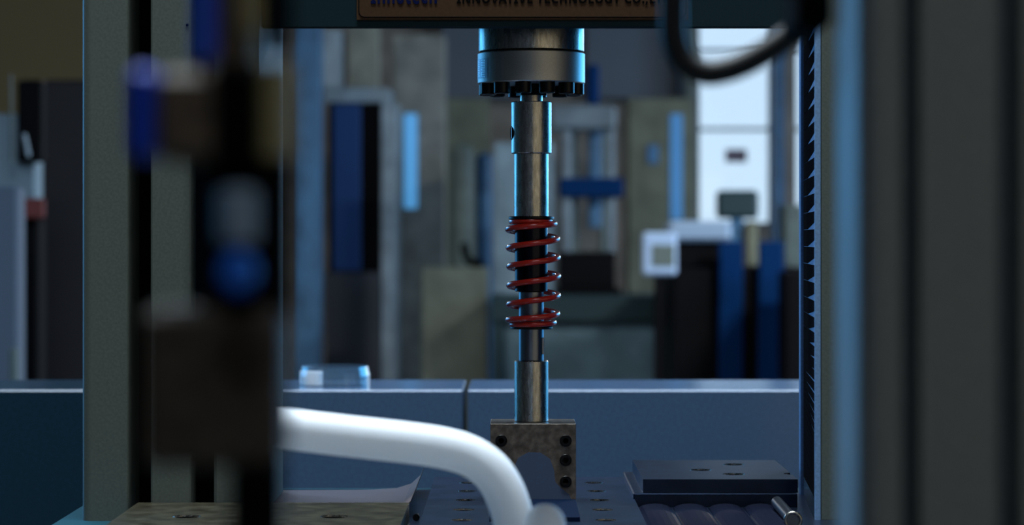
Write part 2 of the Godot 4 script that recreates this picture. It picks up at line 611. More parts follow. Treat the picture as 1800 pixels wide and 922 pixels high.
func bench_frame() -> void:
	var t := thing("testing_frame", "two-column spring testing frame with a teal crosshead and grey-green column covers", "testing machine")
	# base
	box("base_body", Vector3(0.0138, TABLE / 2 - 0.01, 0.095), Vector3(0.655, TABLE - 0.02, 0.50), M.teal_top, t, 0.006)
	box("base_table", Vector3(0.0138, TABLE - 0.01, 0.095), Vector3(0.659, 0.02, 0.51), M.teal_top, t, 0.004)
	# left column: three covers with two dark slots between them
	var ytop := 1.78
	var hh := ytop - TABLE
	var cl := Node3D.new()
	cl.name = "column"
	t.add_child(cl, true)
	box("slot_back", Vector3(-0.2340, TABLE + hh / 2, -0.035), Vector3(0.112, hh, 0.12), M.black, cl)
	var outer := PackedVector2Array()
	for j in 13:
		var an := PI - PI / 2 * j / 12.0
		outer.append(Vector2(-0.2957 + 0.007 + cos(an) * 0.007, 0.079 - 0.007 + sin(an) * 0.007))
	outer.append(Vector2(-0.2645, 0.079))
	outer.append(Vector2(-0.2637, 0.0782))
	outer.append(Vector2(-0.2637, -0.106))
	outer.append(Vector2(-0.2957, -0.106))
	var os := new_st()
	prism(os, outer, TABLE, ytop, 1)
	obj("cover_panel", os, M.cover, cl)
	box("cover_panel", Vector3(-0.2344, TABLE + hh / 2, 0.064), Vector3(0.0274, hh, 0.03), M.cover, cl, 0.0012)
	box("cover_panel", Vector3(-0.1893, TABLE + hh / 2, -0.0135), Vector3(0.0309, hh, 0.185), M.cover, cl, 0.002)
	# right column: channel with folded bellows
	var cr := Node3D.new()
	cr.name = "column"
	t.add_child(cr, true)
	box("cover_panel", Vector3(0.2790, TABLE + hh / 2, 0.066), Vector3(0.1336, hh, 0.026), M.cover, cr, 0.001)
	box("edge_rail", Vector3(0.2100, TABLE + hh / 2, 0.0775), Vector3(0.0042, hh, 0.003), M.rail, cr, 0.0005)
	box("edge_rail", Vector3(0.2200, TABLE + hh / 2, -0.100), Vector3(0.0046, hh, 0.012), M.rail, cr, 0.0006)
	box("channel_web", Vector3(0.2640, TABLE + hh / 2, -0.0265), Vector3(0.03, hh, 0.158), M.rail, cr, 0.001)
	var lean := Basis(Vector3(1, 0, 0), Vector3(0, 1, 0), Vector3(-0.067, 0, 1))
	var sd := box("channel_side", Vector3.ZERO, Vector3(0.0020, hh, 0.168), M.rail, cr, 0.0004)
	sd.transform = Transform3D(lean, Vector3(0.2155, TABLE + hh / 2, -0.009))
	box("rear_cover", Vector3(0.2840, TABLE + hh / 2, -0.100), Vector3(0.1236, hh, 0.012), M.cover, cr, 0.001)
	var foot := new_st()
	prism(foot, PackedVector2Array([Vector2(0.2082, 0.022), Vector2(0.245, 0.022), Vector2(0.245, -0.14), Vector2(0.2192, -0.14)]), 0.0, 0.0155, 1)
	var fo := obj("bellows_foot", foot, M.box_dark, cr)
	fo.position = Vector3(0, TABLE, 0.05)
	var bel := Node3D.new()
	bel.name = "bellows"
	t.add_child(bel, true)
	var y := ytop - 0.002
	var fold := 0
	var pitch := 0.0124
	var deep := 0.7
	while y > TABLE + 0.022:
		var py := HORIZON - (y - EYE) * F / 1.80
		if py > 505:
			pitch = lerpf(0.0124, 0.0052, clampf((py - 505) / 190.0, 0, 1))
		if py > 790:
			pitch = 0.009
		var st := new_st()
		# inner face leans outward towards the back; the nose touches the front channel
		var slope := lerpf(0.72, 0.3, clampf((py - 500) / 150.0, 0, 1))
		var sag := 0.0
		if py > 650:
			sag = clampf((py - 650) / 90.0, 0, 1) * 0.010
		var yb := y - pitch
		var nose := lerpf(0.56, 0.93, clampf((py - 560) / 80.0, 0, 1))
		var poly := PackedVector2Array([Vector2(0.0745, y - sag), Vector2(0.0745, y - pitch * nose - sag), Vector2(0.0745 - 0.15 * slope, yb + 0.0004), Vector2(-0.092, yb + 0.0004), Vector2(-0.092, y)])
		if py > 630:
			poly = PackedVector2Array([Vector2(0.0745, y - sag), Vector2(0.0745, yb + 0.0003 - sag), Vector2(-0.092, yb + 0.0003), Vector2(-0.092, y)])
		prism(st, poly, 0.0, 0.0026, 0)
		var o := obj("bellows_fold", st, M.rubber, bel)
		o.transform = Transform3D(lean, Vector3(0.2134, 0, 0))
		y = yb
		fold += 1
	box("bed_strip", Vector3(-0.0100, TABLE + 0.0004, 0.105), Vector3(0.500, 0.0008, 0.48), M.plate_dark, t, 0.0001)
	var dot := lathed("panel_screw", [Vector2(0, 0.0006), Vector2(0.0007, 0.0006), Vector2(0.0010, 0.0)], M.black, t, P(329, 44, CZ - 0.079), 12, Basis(Vector3.RIGHT, PI / 2))
	dot.position.z = 0.079
	# head beam and crosshead
	box("head_beam", Vector3(0.0250, ytop + 0.05, -0.0135), Vector3(0.66, 0.10, 0.20), M.teal, t, 0.006)
	box("crosshead", Vector3(0.0170, EYE + 0.1600 + 0.09, -0.012), Vector3(0.378, 0.18, 0.155), M.teal, t, 0.003)
	var fz := 0.0700
	box("crosshead_cover", Vector3(0.0170, EYE + 0.1458 + 0.10, fz - 0.002), Vector3(0.3800, 0.20, 0.004), M.teal, t, 0.0012)
	var plate_w := 0.2289
	var ncx := 0.00725
	var ny0 := EYE + 0.1512
	var np := box("nameplate", Vector3(ncx, ny0 + 0.019, fz + 0.0006), Vector3(plate_w, 0.038, 0.0012), M.brass_plate, t, 0.0004)
	# a thin printed frame with rounded corners
	var fr := new_st()
	var ring := PackedVector3Array()
	var hw := 0.1129
	var h0 := ny0 + 0.0022 - np.position.y
	var h1 := -h0
	for cdef in [[-hw + 0.004, h0 + 0.004, PI], [hw - 0.004, h0 + 0.004, 1.5 * PI], [hw - 0.004, h1 - 0.004, 0.0], [-hw + 0.004, h1 - 0.004, 0.5 * PI]]:
		for k in 7:
			var a: float = cdef[2] + k * PI / 12.0
			ring.append(Vector3(cdef[0] + cos(a) * 0.004, cdef[1] + sin(a) * 0.004, 0.0007))
	ring.append(ring[0])
	tube(fr, ring, 0.00035, 6)
	obj("printed_border", fr, M.ink_black, np)
	var zt := 0.0008
	lettering("lettering", "Innotech", Vector3((652 - 900) * (CZ - fz) / F - ncx, EYE + (HORIZON - 7.5) * (CZ - fz) / F - np.position.y, zt), 116 * (CZ - fz) / F, 0.0150, 900, M.ink_blue, np)
	lettering("lettering", "INNOVATIVE TECHNOLOGY CO.,LTD.", Vector3((803 - 900) * (CZ - fz) / F - ncx, EYE + (HORIZON - 9.0) * (CZ - fz) / F - np.position.y, zt), 382 * (CZ - fz) / F, 0.0085, 700, M.ink_black, np)

const AX := 0.0139

func yy(py: float) -> float:      # height of a pixel row at the specimen
	return EYE + (HORIZON - py) / F * CZ

func spring_line() -> void:
	var ax := Vector3(AX, 0, 0)
	# load cell
	var t := thing("load_cell", "round steel load cell with a ring of black bolts hanging under the teal crosshead", "load cell", Vector3(AX, yy(148), 0))
	var b := yy(148)
	lathed("upper_ring", [Vector2(0, yy(91.4) - b), Vector2(0.0375, yy(91.4) - b), Vector2(0.0379, yy(90.4) - b), Vector2(0.0379, EYE + 0.1585 - b), Vector2(0.0372, EYE + 0.1598 - b), Vector2(0, EYE + 0.1598 - b)], M.steel, t, Vector3.ZERO, 72)
	lathed("seam_groove", bar(0.0370, yy(94.5) - b, yy(91) - b, 0.0002), M.black, t, Vector3.ZERO, 72)
	lathed("lower_ring", bar(0.0385, 0.0, yy(94) - b, 0.0007), M.steel_fine, t, Vector3.ZERO, 72)
	for k in 12:
		var a := TAU * (k + 0.35) / 12.0
		var bolt := lathed("cap_bolt", [Vector2(0, -0.0035), Vector2(0.0028, -0.0035), Vector2(0.0028, -0.0080), Vector2(0.0052, -0.0080), Vector2(0.0057, -0.0074), Vector2(0.0057, 0.0), Vector2(0, 0)], M.oxide, t, Vector3(cos(a) * 0.0325, 0, sin(a) * 0.0325), 20)
		bolt.rotation.y = a
	var nut := new_st()
	var hexa := PackedVector2Array()
	for k in 6:
		hexa.append(Vector2(cos(TAU * k / 6 + 0.2), sin(TAU * k / 6 + 0.2)) * 0.0112)
	prism(nut, hexa, yy(168) - b, 0.0, 1)
	obj("lock_nut", nut, M.oxide, t)
	lathed("threaded_stud", [Vector2(0.0082, yy(180) - b), Vector2(0.0082, yy(167) - b)], M.steel, t, Vector3.ZERO, 40)
	# serial sticker wrapped round the side
	var st := new_st()
	var ims := sticker_texture()
	for k in 10:
		var a0 := deg_to_rad(178.0) - deg_to_rad(34.0) * k / 10.0
		var a1 := deg_to_rad(178.0) - deg_to_rad(34.0) * (k + 1) / 10.0
		var ys := [yy(140) - b, yy(106) - b]
		var pts := []
		for q in [[a0, 0], [a0, 1], [a1, 1], [a1, 0]]:
			var n := Vector3(cos(q[0]), 0, sin(q[0]))
			pts.append([n * 0.03862 + Vector3.UP * ys[q[1]], n, Vector2((k + (1 if q[0] == a1 else 0)) / 10.0, 1.0 - q[1])])
		for q in [[0, 1, 2], [0, 2, 3]]:
			for j in q:
				st.set_normal(pts[j][1])
				st.set_uv(pts[j][2])
				st.add_vertex(pts[j][0])
	var sm := plain_mat("printed_sticker", Color(1, 1, 1), 0.5, 0.8)
	sm.albedo_texture = ims
	sm.cull_mode = BaseMaterial3D.CULL_DISABLED
	var sticker := obj("serial_sticker", st, sm, t)
	sticker.set_meta("label", "pale sticker with a vertical serial number")
	# upper adapter: collar with a cross hole, rod and black sleeve
	var base := yy(512)
	var u := thing("upper_adapter", "stepped steel rod and collar screwed into the load cell, passing down into the red spring", "adapter rod", Vector3(AX, base, 0))
	var c0 := yy(270) - base
	var c1 := yy(179) - base
	# the collar is turned as a smooth lathe; a flat black disc paints the dark of its cross hole
	var collar := lathed("collar", bar(0.0145, c0, c1, 0.0006), M.steel, u, Vector3.ZERO, 64)
	var hole_disc := new_st()
	lathe(hole_disc, [Vector2(0.0, 0.0), Vector2(0.0046, 0.0), Vector2(0.0049, 0.00025), Vector2(0.0049, -0.004)], 28, Vector3.ZERO, Basis(Vector3.BACK, PI / 2))
	var bo := obj("cross_hole_disc", hole_disc, M.black, u)
	bo.position = Vector3(-0.0143, yy(234) - base, 0.0020)
	bo.rotation.y = 0.14
	lathed("rod", bar(0.01245, yy(384) - base, c0, 0.0003), M.steel, u, Vector3.ZERO, 56)
	lathed("sleeve", bar(0.0118, 0.0, yy(384) - base, 0.0005), M.sleeve, u, Vector3.ZERO, 56)
	# spring seats and spring
	var w1 := lathed("spring_washer", [Vector2(0.0126, 0.0), Vector2(0.0158, 0.0), Vector2(0.0163, 0.0005), Vector2(0.0163, 0.0018), Vector2(0.0158, 0.0023), Vector2(0.0126, 0.0023)], M.oxide, self, Vector3(AX, yy(385.5), 0), 56)
	tag(w1, "thin dark steel washer on top of the red coil spring", "washer")
	var w2 := lathed("spring_washer", [Vector2(0.0092, 0.0), Vector2(0.0148, 0.0), Vector2(0.0153, 0.0005), Vector2(0.0153, 0.0016), Vector2(0.0148, 0.0021), Vector2(0.0092, 0.0021)], M.oxide, self, Vector3(AX, yy(577.5), 0), 56)
	tag(w2, "thin dark steel washer under the red coil spring", "washer")
	var sp := thing("coil_spring", "red enamelled steel coil spring compressed between the rods of the testing frame", "spring", Vector3(AX, yy(572.5), 0))
	var pts := PackedVector3Array()
	var rw := 0.0021
	# heights (pixel rows) of the coil where it crosses in front of the rod, from the bottom up
	var rows := [570.5, 568.5, 557.0, 526.7, 493.0, 460.0, 427.5, 397.0, 388.4, 387.6]
	var n := 8 * 40
	for i in n + 1:
		var turn := float(i) / 40.0
		var k := mini(int(turn + 0.25), 8)
		var f := turn + 0.25 - k
		var py := cubic_interpolate(rows[k], rows[k + 1], rows[maxi(k - 1, 0)], rows[mini(k + 2, 9)], f)
		var s := clampf(minf(turn - 0.35, 7.75 - turn) / 1.2, 0.0, 1.0)
		s = s * s * (3.0 - 2.0 * s)
		var rad := lerpf(0.0138, 0.0177, s)
		var ang := 0.0 - TAU * turn
		var bow := sin(PI * turn / 8.0) * 0.0021 - 0.0004
		pts.append(Vector3(cos(ang) * rad + bow, yy(py) - yy(572.5), sin(ang) * rad))
	var st2 := new_st()
	tube(st2, pts, rw, 14, true)
	obj("coil", st2, M.red, sp)
	# lower pin
	var lp := thing("lower_rod", "slim dark steel rod standing in the lower socket, passing up into the red spring", "rod", Vector3(AX, yy(633), 0))
	lathed("pin", bar(0.0090, 0.0, yy(512) - yy(633), 0.0004), M.pin_steel, lp, Vector3.ZERO, 48)
	box("glint_strip", Vector3(0.0084, yy(607) - yy(633), 0.0030), Vector3(0.0018, 0.0120, 0.0030), M.steel_fine, lp, 0.0004)  # bright strip added for the highlight on the rod
	# lower socket
	var so := thing("lower_socket", "steel socket rod standing upright on the oily steel block", "socket", Vector3(AX, EYE - 0.1302, 0))
	lathed("socket_rod", bar(0.01225, 0.0, yy(633) - (EYE - 0.1302), 0.0006), M.steel, so, Vector3.ZERO, 56)

func sticker_texture() -> ImageTexture:
	var im := Image.create(64, 128, false, Image.FORMAT_RGB8)
	im.fill(Color(0.62, 0.66, 0.70))
	# two columns of small upright print marks
	var rng := RandomNumberGenerator.new()
	rng.seed = 5
	for c in [[10, 16], [36, 18]]:
		var y := 8
		while y < 116:
			var hgt := rng.randi_range(5, 9)
			im.fill_rect(Rect2i(c[0], y, c[1], 3), Color(0.97, 0.98, 1.0))
			im.fill_rect(Rect2i(c[0] + (0 if rng.randf() < 0.5 else c[1] - 4), y, 4, hgt), Color(0.97, 0.98, 1.0))
			y += hgt + 5
	return ImageTexture.create_from_image(im)

func drilled(called: String, size: Vector3, at: Vector3, holes: Array, m: Material, parent: Node) -> CSGBox3D:
	# a flat plate with countersunk holes; holes are [x, z, radius] in the world
	var b := csg_box(size, at)
	b.name = called
	b.material = m
	for h in holes:
		var c := csg_cyl(h[2], 0.05, Vector3(h[0] - at.x, size.y / 2, h[1] - at.z))
		c.material = M.black
		b.add_child(c, true)
		var k := csg_cyl(h[2] + 0.0012, 0.0016, Vector3(h[0] - at.x, size.y / 2, h[1] - at.z))
		k.material = M.steel
		b.add_child(k, true)
	parent.add_child(b, true)
	return b

func plates() -> void:
	# drilled base plate under the block
	var top := EYE - 0.1863
	var hs := []
	for k in 7:
		var z := CZ - 1.965 + k * 0.0655
		hs.append([-0.0334, z, 0.0062])
		hs.append([0.0626, z, 0.0062])
	var p1 := thing("base_plate", "drilled steel base plate lying under the oily block, two rows of holes", "plate", Vector3(0.0137, TABLE, 0.04))
	drilled("plate_body", Vector3(0.1490, top - TABLE, 0.43), Vector3(0, (top - TABLE) / 2, 0), hs.map(func(h): return [h[0] - 0.0137, h[1] - 0.04, h[2]]), M.plate, p1)
	# block
	var bb := top
	var bt := EYE - 0.1302
	var bc := 0.0150
	var bl := thing("fixture_block", "oil-stained brown steel block with black cap screws, standing on the drilled base plate", "block", Vector3(bc, bb, 0))
	box("block_body", Vector3(0, (bt - bb) / 2, 0), Vector3(0.0606, bt - bb, 0.05), M.block, bl, 0.0003)
	for s in [-1, 1]:
		for py in [774.0, 808.0, 846.0]:
			var y: float = EYE + (HORIZON - py) / F * (CZ - 0.026) - bb
			var sc := new_st()
			lathe(sc, [Vector2(0, 0.0002), Vector2(0.0020, 0.0002), Vector2(0.0020, 0.0016), Vector2(0.0038, 0.0016), Vector2(0.0042, 0.0012), Vector2(0.0042, -0.002)], 24, Vector3.ZERO, Basis(Vector3.RIGHT, PI / 2))
			var o := obj("cap_screw", sc, M.oxide, bl)
			o.position = Vector3(s * 0.0228 + 0.0002, y, 0.0248)
	# rubbed arch; the bluish reflection on it is put into its colour
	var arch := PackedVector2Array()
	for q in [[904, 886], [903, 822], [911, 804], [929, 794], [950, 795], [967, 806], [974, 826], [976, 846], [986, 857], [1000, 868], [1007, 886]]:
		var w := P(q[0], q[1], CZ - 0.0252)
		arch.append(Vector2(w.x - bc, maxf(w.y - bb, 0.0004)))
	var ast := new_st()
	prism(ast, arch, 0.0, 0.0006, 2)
	var ar := obj("wear_sheen_pad", ast, M.worn_sheen, bl)
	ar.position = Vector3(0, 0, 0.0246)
	var pad := box("locating_shim", Vector3(bc, top + 0.0015, 0.085), Vector3(0.0600, 0.003, 0.118), M.shim, self, 0.0001)
	tag(pad, "dark blue-black shim plate lying before the oily steel block", "plate")
	# aged plate in front of the column slots
	var lt := EYE - 0.18
	var p2 := thing("side_plate", "brownish aged steel plate with two holes, lying before the column with the dark slots", "plate", Vector3(-0.1635, TABLE, 0.2125))
	drilled("plate_body", Vector3(0.1860, lt - TABLE, 0.262), Vector3(0, (lt - TABLE) / 2, 0), [[-0.2119 + 0.1635, 0.170 - 0.2125, 0.0082], [-0.1160 + 0.1635, 0.170 - 0.2125, 0.0082]], M.plate_warm, p2)
	# stack of two plates beside the bellows
	var ut := EYE - 0.1725
	var ub := EYE - 0.1822
	var uh := []
	for q in [[1232, 825], [1290, 815.5], [1290, 832.5], [1391, 815.5], [1398, 832]]:
		var d: float = 0.1725 * F / (q[1] - HORIZON)
		uh.append([(q[0] - 900.0) * d / F, CZ - d, 0.0074])
	var p3 := thing("upper_plate", "thick drilled dark steel plate, upper one of the stack beside the bellows", "plate", Vector3(0.1502, ub, -0.0885))
	drilled("plate_body", Vector3(0.1116, ut - ub, 0.161), Vector3(0, (ut - ub) / 2, 0), uh.map(func(h): return [h[0] - 0.1502, h[1] + 0.0885, h[2]]), M.plate_dark, p3)
	var p4 := box("lower_plate", Vector3(0.1463, (ub + TABLE) / 2, -0.090), Vector3(0.1180, ub - TABLE, 0.172), M.plate_dark, self, 0.0008)
	tag(p4, "dark steel plate, lower one of the stack beside the bellows", "plate")
	# rubber way cover with three rounded folds
	var wc := thing("way_cover", "black ribbed rubber way cover lying before the stacked dark plates", "cover", Vector3(0.145, TABLE, 0.075))
	for k in 4:
		var poly := PackedVector2Array()
		for j in 9:
			var a := PI * j / 8.0
			poly.append(Vector2(cos(a) * 0.0125, sin(a) * 0.0045))
		var st := new_st()
		prism(st, poly, -0.07, 0.07, 2)
		var o := obj("fold", st, M.navy_rubber, wc)
		o.position = Vector3(-0.043 + k * 0.0252, 0, 0)
	var scw := new_st()
	tube(scw, PackedVector3Array([Vector3(0, 0, -0.012), Vector3(0, 0, 0.0)]), 0.0015, 12)
	var shead := new_st()
	tube(shead, PackedVector3Array([Vector3(0, 0, 0.0), Vector3(0, 0, 0.003)]), 0.0024, 14)
	var scr := thing("loose_screw", "small black cap screw lying between the brownish aged plate and the base plate", "screw", Vector3(-0.0655, TABLE + 0.0034, 0.085))
	obj("shank", scw, M.oxide, scr)
	obj("head", shead, M.oxide, scr)
	# steel pin with a collar
	var pn := thing("steel_pin", "short steel pin with a ring at its end, lying beside the bellows foot", "pin", P(1394, 914, 1.70))
	var a := P(1366, 882, 1.80)
	var c := P(1394, 914, 1.70)
	var st3 := new_st()
	tube(st3, PackedVector3Array([a - c, (a - c) * 0.5, Vector3.ZERO]), 0.0042, 18)
	obj("shank", st3, M.pin_steel, pn)
	var st4 := new_st()
	var dirv := (a - c).normalized()
	var side := dirv.cross(Vector3.UP).normalized()
	var up := side.cross(dirv).normalized()
	var loop := PackedVector3Array()
	for k in 25:
		loop.append((side * cos(TAU * k / 24.0) + up * sin(TAU * k / 24.0)) * 0.0052)
	tube(st4, loop, 0.0012, 8)
	obj("ring", st4, M.steel, pn)
	var st5 := new_st()
	tube(st5, PackedVector3Array([a - c, (a - c) + dirv * 0.006]), 0.0030, 14)
	obj("tip", st5, M.steel, pn)
	# limp sheet behind the aged plate, its edge curled up against the base plate
	var sh := new_st()
	var prof := [Vector2(-0.235, 0.0008), Vector2(-0.16, 0.0008), Vector2(-0.110, 0.0012), Vector2(-0.088, 0.0025), Vector2(-0.077, 0.0060), Vector2(-0.0700, 0.0125), Vector2(-0.0665, 0.0205)]
	for i in prof.size() - 1:
		var q0: Vector2 = prof[i]
		var q1: Vector2 = prof[i + 1]
		var o2 := Vector3(-(q1 - q0).y, (q1 - q0).x, 0)
		quad(sh, Vector3(q0.x, q0.y, 0.075), Vector3(q1.x, q1.y, 0.075), Vector3(q1.x, q1.y, -0.125), Vector3(q0.x, q0.y, -0.125), o2)
		quad(sh, Vector3(q0.x, q0.y, 0.075) - o2.normalized() * 0.0004, Vector3(q1.x, q1.y, 0.075) - o2.normalized() * 0.0004, Vector3(q1.x, q1.y, -0.125) - o2.normalized() * 0.0004, Vector3(q0.x, q0.y, -0.125) - o2.normalized() * 0.0004, -o2)
	var so := obj("plastic_sheet", sh, M.paper)
	so.position = Vector3(0, TABLE + 0.0005, 0)
	tag(so, "limp greyish sheet on the table, one edge curled up against the drilled base plate", "sheet")

func covers_behind() -> void:
	# low enamelled cabinets that stand behind the frame
	var yt := EYE - 0.1525
	var defs := [[400.0, 814.0, M.box_blue, "blue-grey metal cabinet behind the frame with a clear tray on its top"], [822.0, 1720.0, M.box_blue, "long blue-grey metal cabinet behind the red spring and the bellows"], [-420.0, 392.0, M.box_dark, "dark teal-navy metal cabinet behind the column with the dark slots"]]
	for q in defs:
		var d := 2.6
		var x0: float = (q[0] - 900.0) * d / F
		var x1: float = (q[1] - 900.0) * d / F
		var c := thing("low_cabinet", q[3], "cabinet", Vector3((x0 + x1) / 2, 0, CZ - d - 0.095))
		box("body", Vector3(0, yt / 2, 0), Vector3(x1 - x0, yt, 0.19), q[2], c, 0.0015)
	# clear tray
	var tr := thing("clear_tray", "shallow clear plastic tray on the blue-grey cabinet behind the frame", "tray", P(588, 421 + 0.1525 * F / 2.69, 2.69))
	var gl := StandardMaterial3D.new()
	gl.resource_name = "clear_plastic"
	gl.albedo_color = Color(0.34, 0.46, 0.56, 0.16)
	gl.transparency = BaseMaterial3D.TRANSPARENCY_ALPHA
	gl.roughness = 0.12
	lathed("tray_wall", [Vector2(0.0, 0.001), Vector2(0.036, 0.001), Vector2(0.0362, 0.010), Vector2(0.034, 0.0195), Vector2(0.0355, 0.020), Vector2(0.0378, 0.010), Vector2(0.0375, 0.0), Vector2(0, 0)], gl, tr, Vector3.ZERO, 48)
	var roll := lathed("highlight_roll", [Vector2(0.009, 0.0), Vector2(0.0125, 0.0), Vector2(0.0125, 0.013), Vector2(0.009, 0.013), Vector2(0.009, 0.0)], M.white_tube, self, P(548, 421 + 0.1525 * F / 2.69, 2.69) + Vector3(-0.001, 0.0012, 0.0), 32)  # pale roll put in for the bright highlight at the tray end
	tag(roll, "small pale roll in the clear tray, put in for its highlight", "roll")

func far_things() -> void:
	var grey := func(n: String, c: Color, r := 0.6) -> StandardMaterial3D:
		return plain_mat(n, c, r)
	var blotch: Texture2D = M.wall.albedo_texture
	var olive := tex_mat("olive_door_paint", Color(0.46, 0.49, 0.43), 0.6, 0.0, blotch, Vector3(0.6, 0.6, 0.6))
	var pale := tex_mat("pale_grey_paint", Color(0.62, 0.72, 0.80), 0.55, 0.0, blotch, Vector3(0.7, 0.7, 0.7))
	var green_grey := tex_mat("grey_green_paint", Color(0.38, 0.46, 0.47), 0.55, 0.0, blotch, Vector3(0.7, 0.7, 0.7))
	var dark: StandardMaterial3D = grey.call("charcoal_paint", Color(0.035, 0.04, 0.06))
	dark.metallic_specular = 0.2
	var navy: StandardMaterial3D = grey.call("navy_paint", Color(0.02, 0.17, 0.36))
	navy.metallic_specular = 0.15
	var blue_grey := tex_mat("blue_grey_paint", Color(0.28, 0.50, 0.70), 0.5, 0.0, blotch, Vector3(0.7, 0.7, 0.7))
	var navy_bright: StandardMaterial3D = grey.call("bright_navy_paint", Color(0.04, 0.26, 0.52))
	var white_blue: StandardMaterial3D = grey.call("pale_blue_plastic", Color(0.66, 0.78, 0.94))
	var press_grey := tex_mat("press_paint", Color(0.43, 0.51, 0.58), 0.55, 0.0, blotch, Vector3(0.7, 0.7, 0.7))
	var teal_d: StandardMaterial3D = grey.call("deep_teal_paint", Color(0.07, 0.20, 0.24))
	var lit: StandardMaterial3D = grey.call("slit_glow", Color(0.3, 0.55, 0.8))
	lit.emission_enabled = true
	lit.emission = Color(0.33, 0.62, 0.84)
	lit.emission_energy_multiplier = 0.75
	var lit_dim := lit.duplicate() as StandardMaterial3D
	lit_dim.emission_energy_multiplier = 0.2
	# blue pillar
	var pil := fbox("pillar", 515, -60, 563, 16.0, 0.25, blue_grey)
	tag(pil, "slim blue-grey pillar beside the glass-front cabinet", "pillar")
	# glass-front cabinet
	var d := 16.5
	var gc := thing("glass_cabinet", "tall dark cabinet with a pale grey frame beside the blue-grey pillar", "cabinet", Vector3(P(628, 0, d).x, 0, CZ - d))
	fbox("body", 577, 178, 672, d + 0.06, 0.5, dark, gc)
	pbox("top_rail", 570, 154, 684, 180, d + 0.02, 0.56, pale, gc)
	fbox("side_frame", 670, 180, 698, d + 0.02, 0.54, pale, gc)
	pbox("door_panel", 585, 182, 634, 476, d + 0.03, 0.03, navy_bright, gc)
	pbox("lower_panel", 572, 478, 668, 690, d + 0.0, 0.06, grey.call("slate_paint", Color(0.22, 0.25, 0.30)), gc)
	# white crates on top
	tag(pbox("storage_box", 545, 52, 602, 154, 16.8, 0.3, pale, self), "pale storage box standing on the glass-front cabinet", "box")
	tag(pbox("storage_carton", 612, 40, 664, 154, 16.8, 0.3, tex_mat("carton_board", Color(0.66, 0.68, 0.64), 0.7, 0.0, blotch, Vector3(0.7, 0.7, 0.7)), self), "tall grey-green carton standing on the glass-front cabinet", "box")
	# grey locker with a glowing strip in place of a glazed slit
	d = 17.5
	var lk := thing("locker", "grey locker with a blue strip glowing in place of a glazed slit", "locker", Vector3(P(735, 0, d).x, 0, CZ - d))
	fbox("body", 690, 60, 782, d, 0.5, tex_mat("locker_paint", Color(0.66, 0.68, 0.67), 0.6, 0.0, blotch, Vector3(0.7, 0.7, 0.7)), lk)
	slit_strip(lk, 710, 200, 733, 366, d, lit, 1.0)
	# olive cabinet low and panels
	tag(fbox("wooden_cupboard", 742, 470, 858, 15.0, 0.5, tex_mat("cupboard_paint", Color(0.43, 0.48, 0.45), 0.6, 0.0, blotch, Vector3(0.6, 0.6, 0.6))), "low olive-grey cupboard in the far part of the room", "cupboard")
	var oc := thing("notice_cabinet", "olive wall cabinet above the low olive-grey cupboard", "cabinet", Vector3(P(815, 0, 18.0).x, 0, CZ - 18.0))
	fbox("body", 774, 172, 860, 18.0, 0.4, olive, oc)
	tag(fbox("gas_cylinder", 794, 252, 832, 15.6, 0.12, green_grey, self, 0.04), "pale grey-green upright duct behind the low olive-grey cupboard", "duct")
	tag(fbox("blue_duct", 836, 268, 866, 15.8, 0.12, blue_grey, self, 0.03), "narrow blue-grey upright duct next to the pale grey-green duct", "duct")
	# dark wall cupboard high up
	tag(pbox("air_duct", 776, 10, 960, 172, 19.7, 0.25, grey.call("slate_duct", Color(0.38, 0.43, 0.50)), self), "dark slate air duct high on the far wall above the olive wall cabinet", "duct")
	tag(pbox("air_duct", 1030, 10, 1214, 172, 19.7, 0.25, grey.call("slate_duct", Color(0.38, 0.43, 0.50)), self), "dark slate air duct high on the far wall beside the window", "duct")
	# swivel hook
	var hk := new_st()
	tube(hk, curve([P(817, 432, 15.1), P(820, 450, 15.1), P(828, 460, 15.1), P(842, 462, 15.1)], 14), 0.026, 10, true)
	tag(obj("cable_hook", hk, M.black), "black curved handle resting on the low olive-grey cupboard", "handle")
	# press in the middle
	d = 15.0
	var pr := thing("hydraulic_press", "four-pillar press with a pale top platen on the teal-edged workbench", "press", Vector3(P(1032, 0, d).x, P(0, 520, d).y, CZ - d))
	pbox("motor", 1032, 112, 1054, 186, d + 0.1, 0.10, navy, pr, 0.02)
	pbox("top_platen", 966, 184, 1084, 228, d, 0.30, press_grey, pr, 0.02)
	for q in [[984.0, 1006.0, 0.02], [1066.0, 1082.0, 0.02], [1000.0, 1016.0, 0.24], [1054.0, 1066.0, 0.24]]:
		var a := P(q[0], 455, d + q[2])
		var bq := P(q[1], 226, d + q[2])
		lathed("pillar", bar((bq.x - a.x) / 2, a.y, bq.y, 0.003), press_grey if q[2] < 0.1 else green_grey, pr, Vector3((a.x + bq.x) / 2, 0, a.z - 0.04) - pr.position, 18)
	var pc := P(1032, 0, d + 0.15)
	lathed("ram", bar(0.040, P(0, 400, d).y, P(0, 226, d).y, 0.004), blue_grey, pr, Vector3(P(1046, 0, d + 0.15).x, 0, pc.z) - pr.position, 24)
	pbox("moving_platen", 984, 312, 1096, 346, d - 0.01, 0.30, navy, pr, 0.01)
	pbox("table_block", 982, 442, 1082, 506.5, d - 0.01, 0.30, dark, pr, 0.01)
	pbox("foot_plate", 975, 506, 1092, 517.4, d - 0.02, 0.32, dark, pr, 0.004)
	# workbench
	d = 14.6
	var wb := thing("workbench", "grey-green workbench with a dark teal edge under the press", "workbench", Vector3(P(1025, 0, d).x, 0, CZ - d))
	pbox("bench_top", 862, 520, 1190, 566, d, 0.8, teal_d, wb, 0.01)
	fbox("front_panel", 884, 566, 1154, d + 0.06, 0.6, tex_mat("bench_paint", Color(0.42, 0.56, 0.64), 0.55, 0.0, blotch, Vector3(0.7, 0.7, 0.7)), wb)
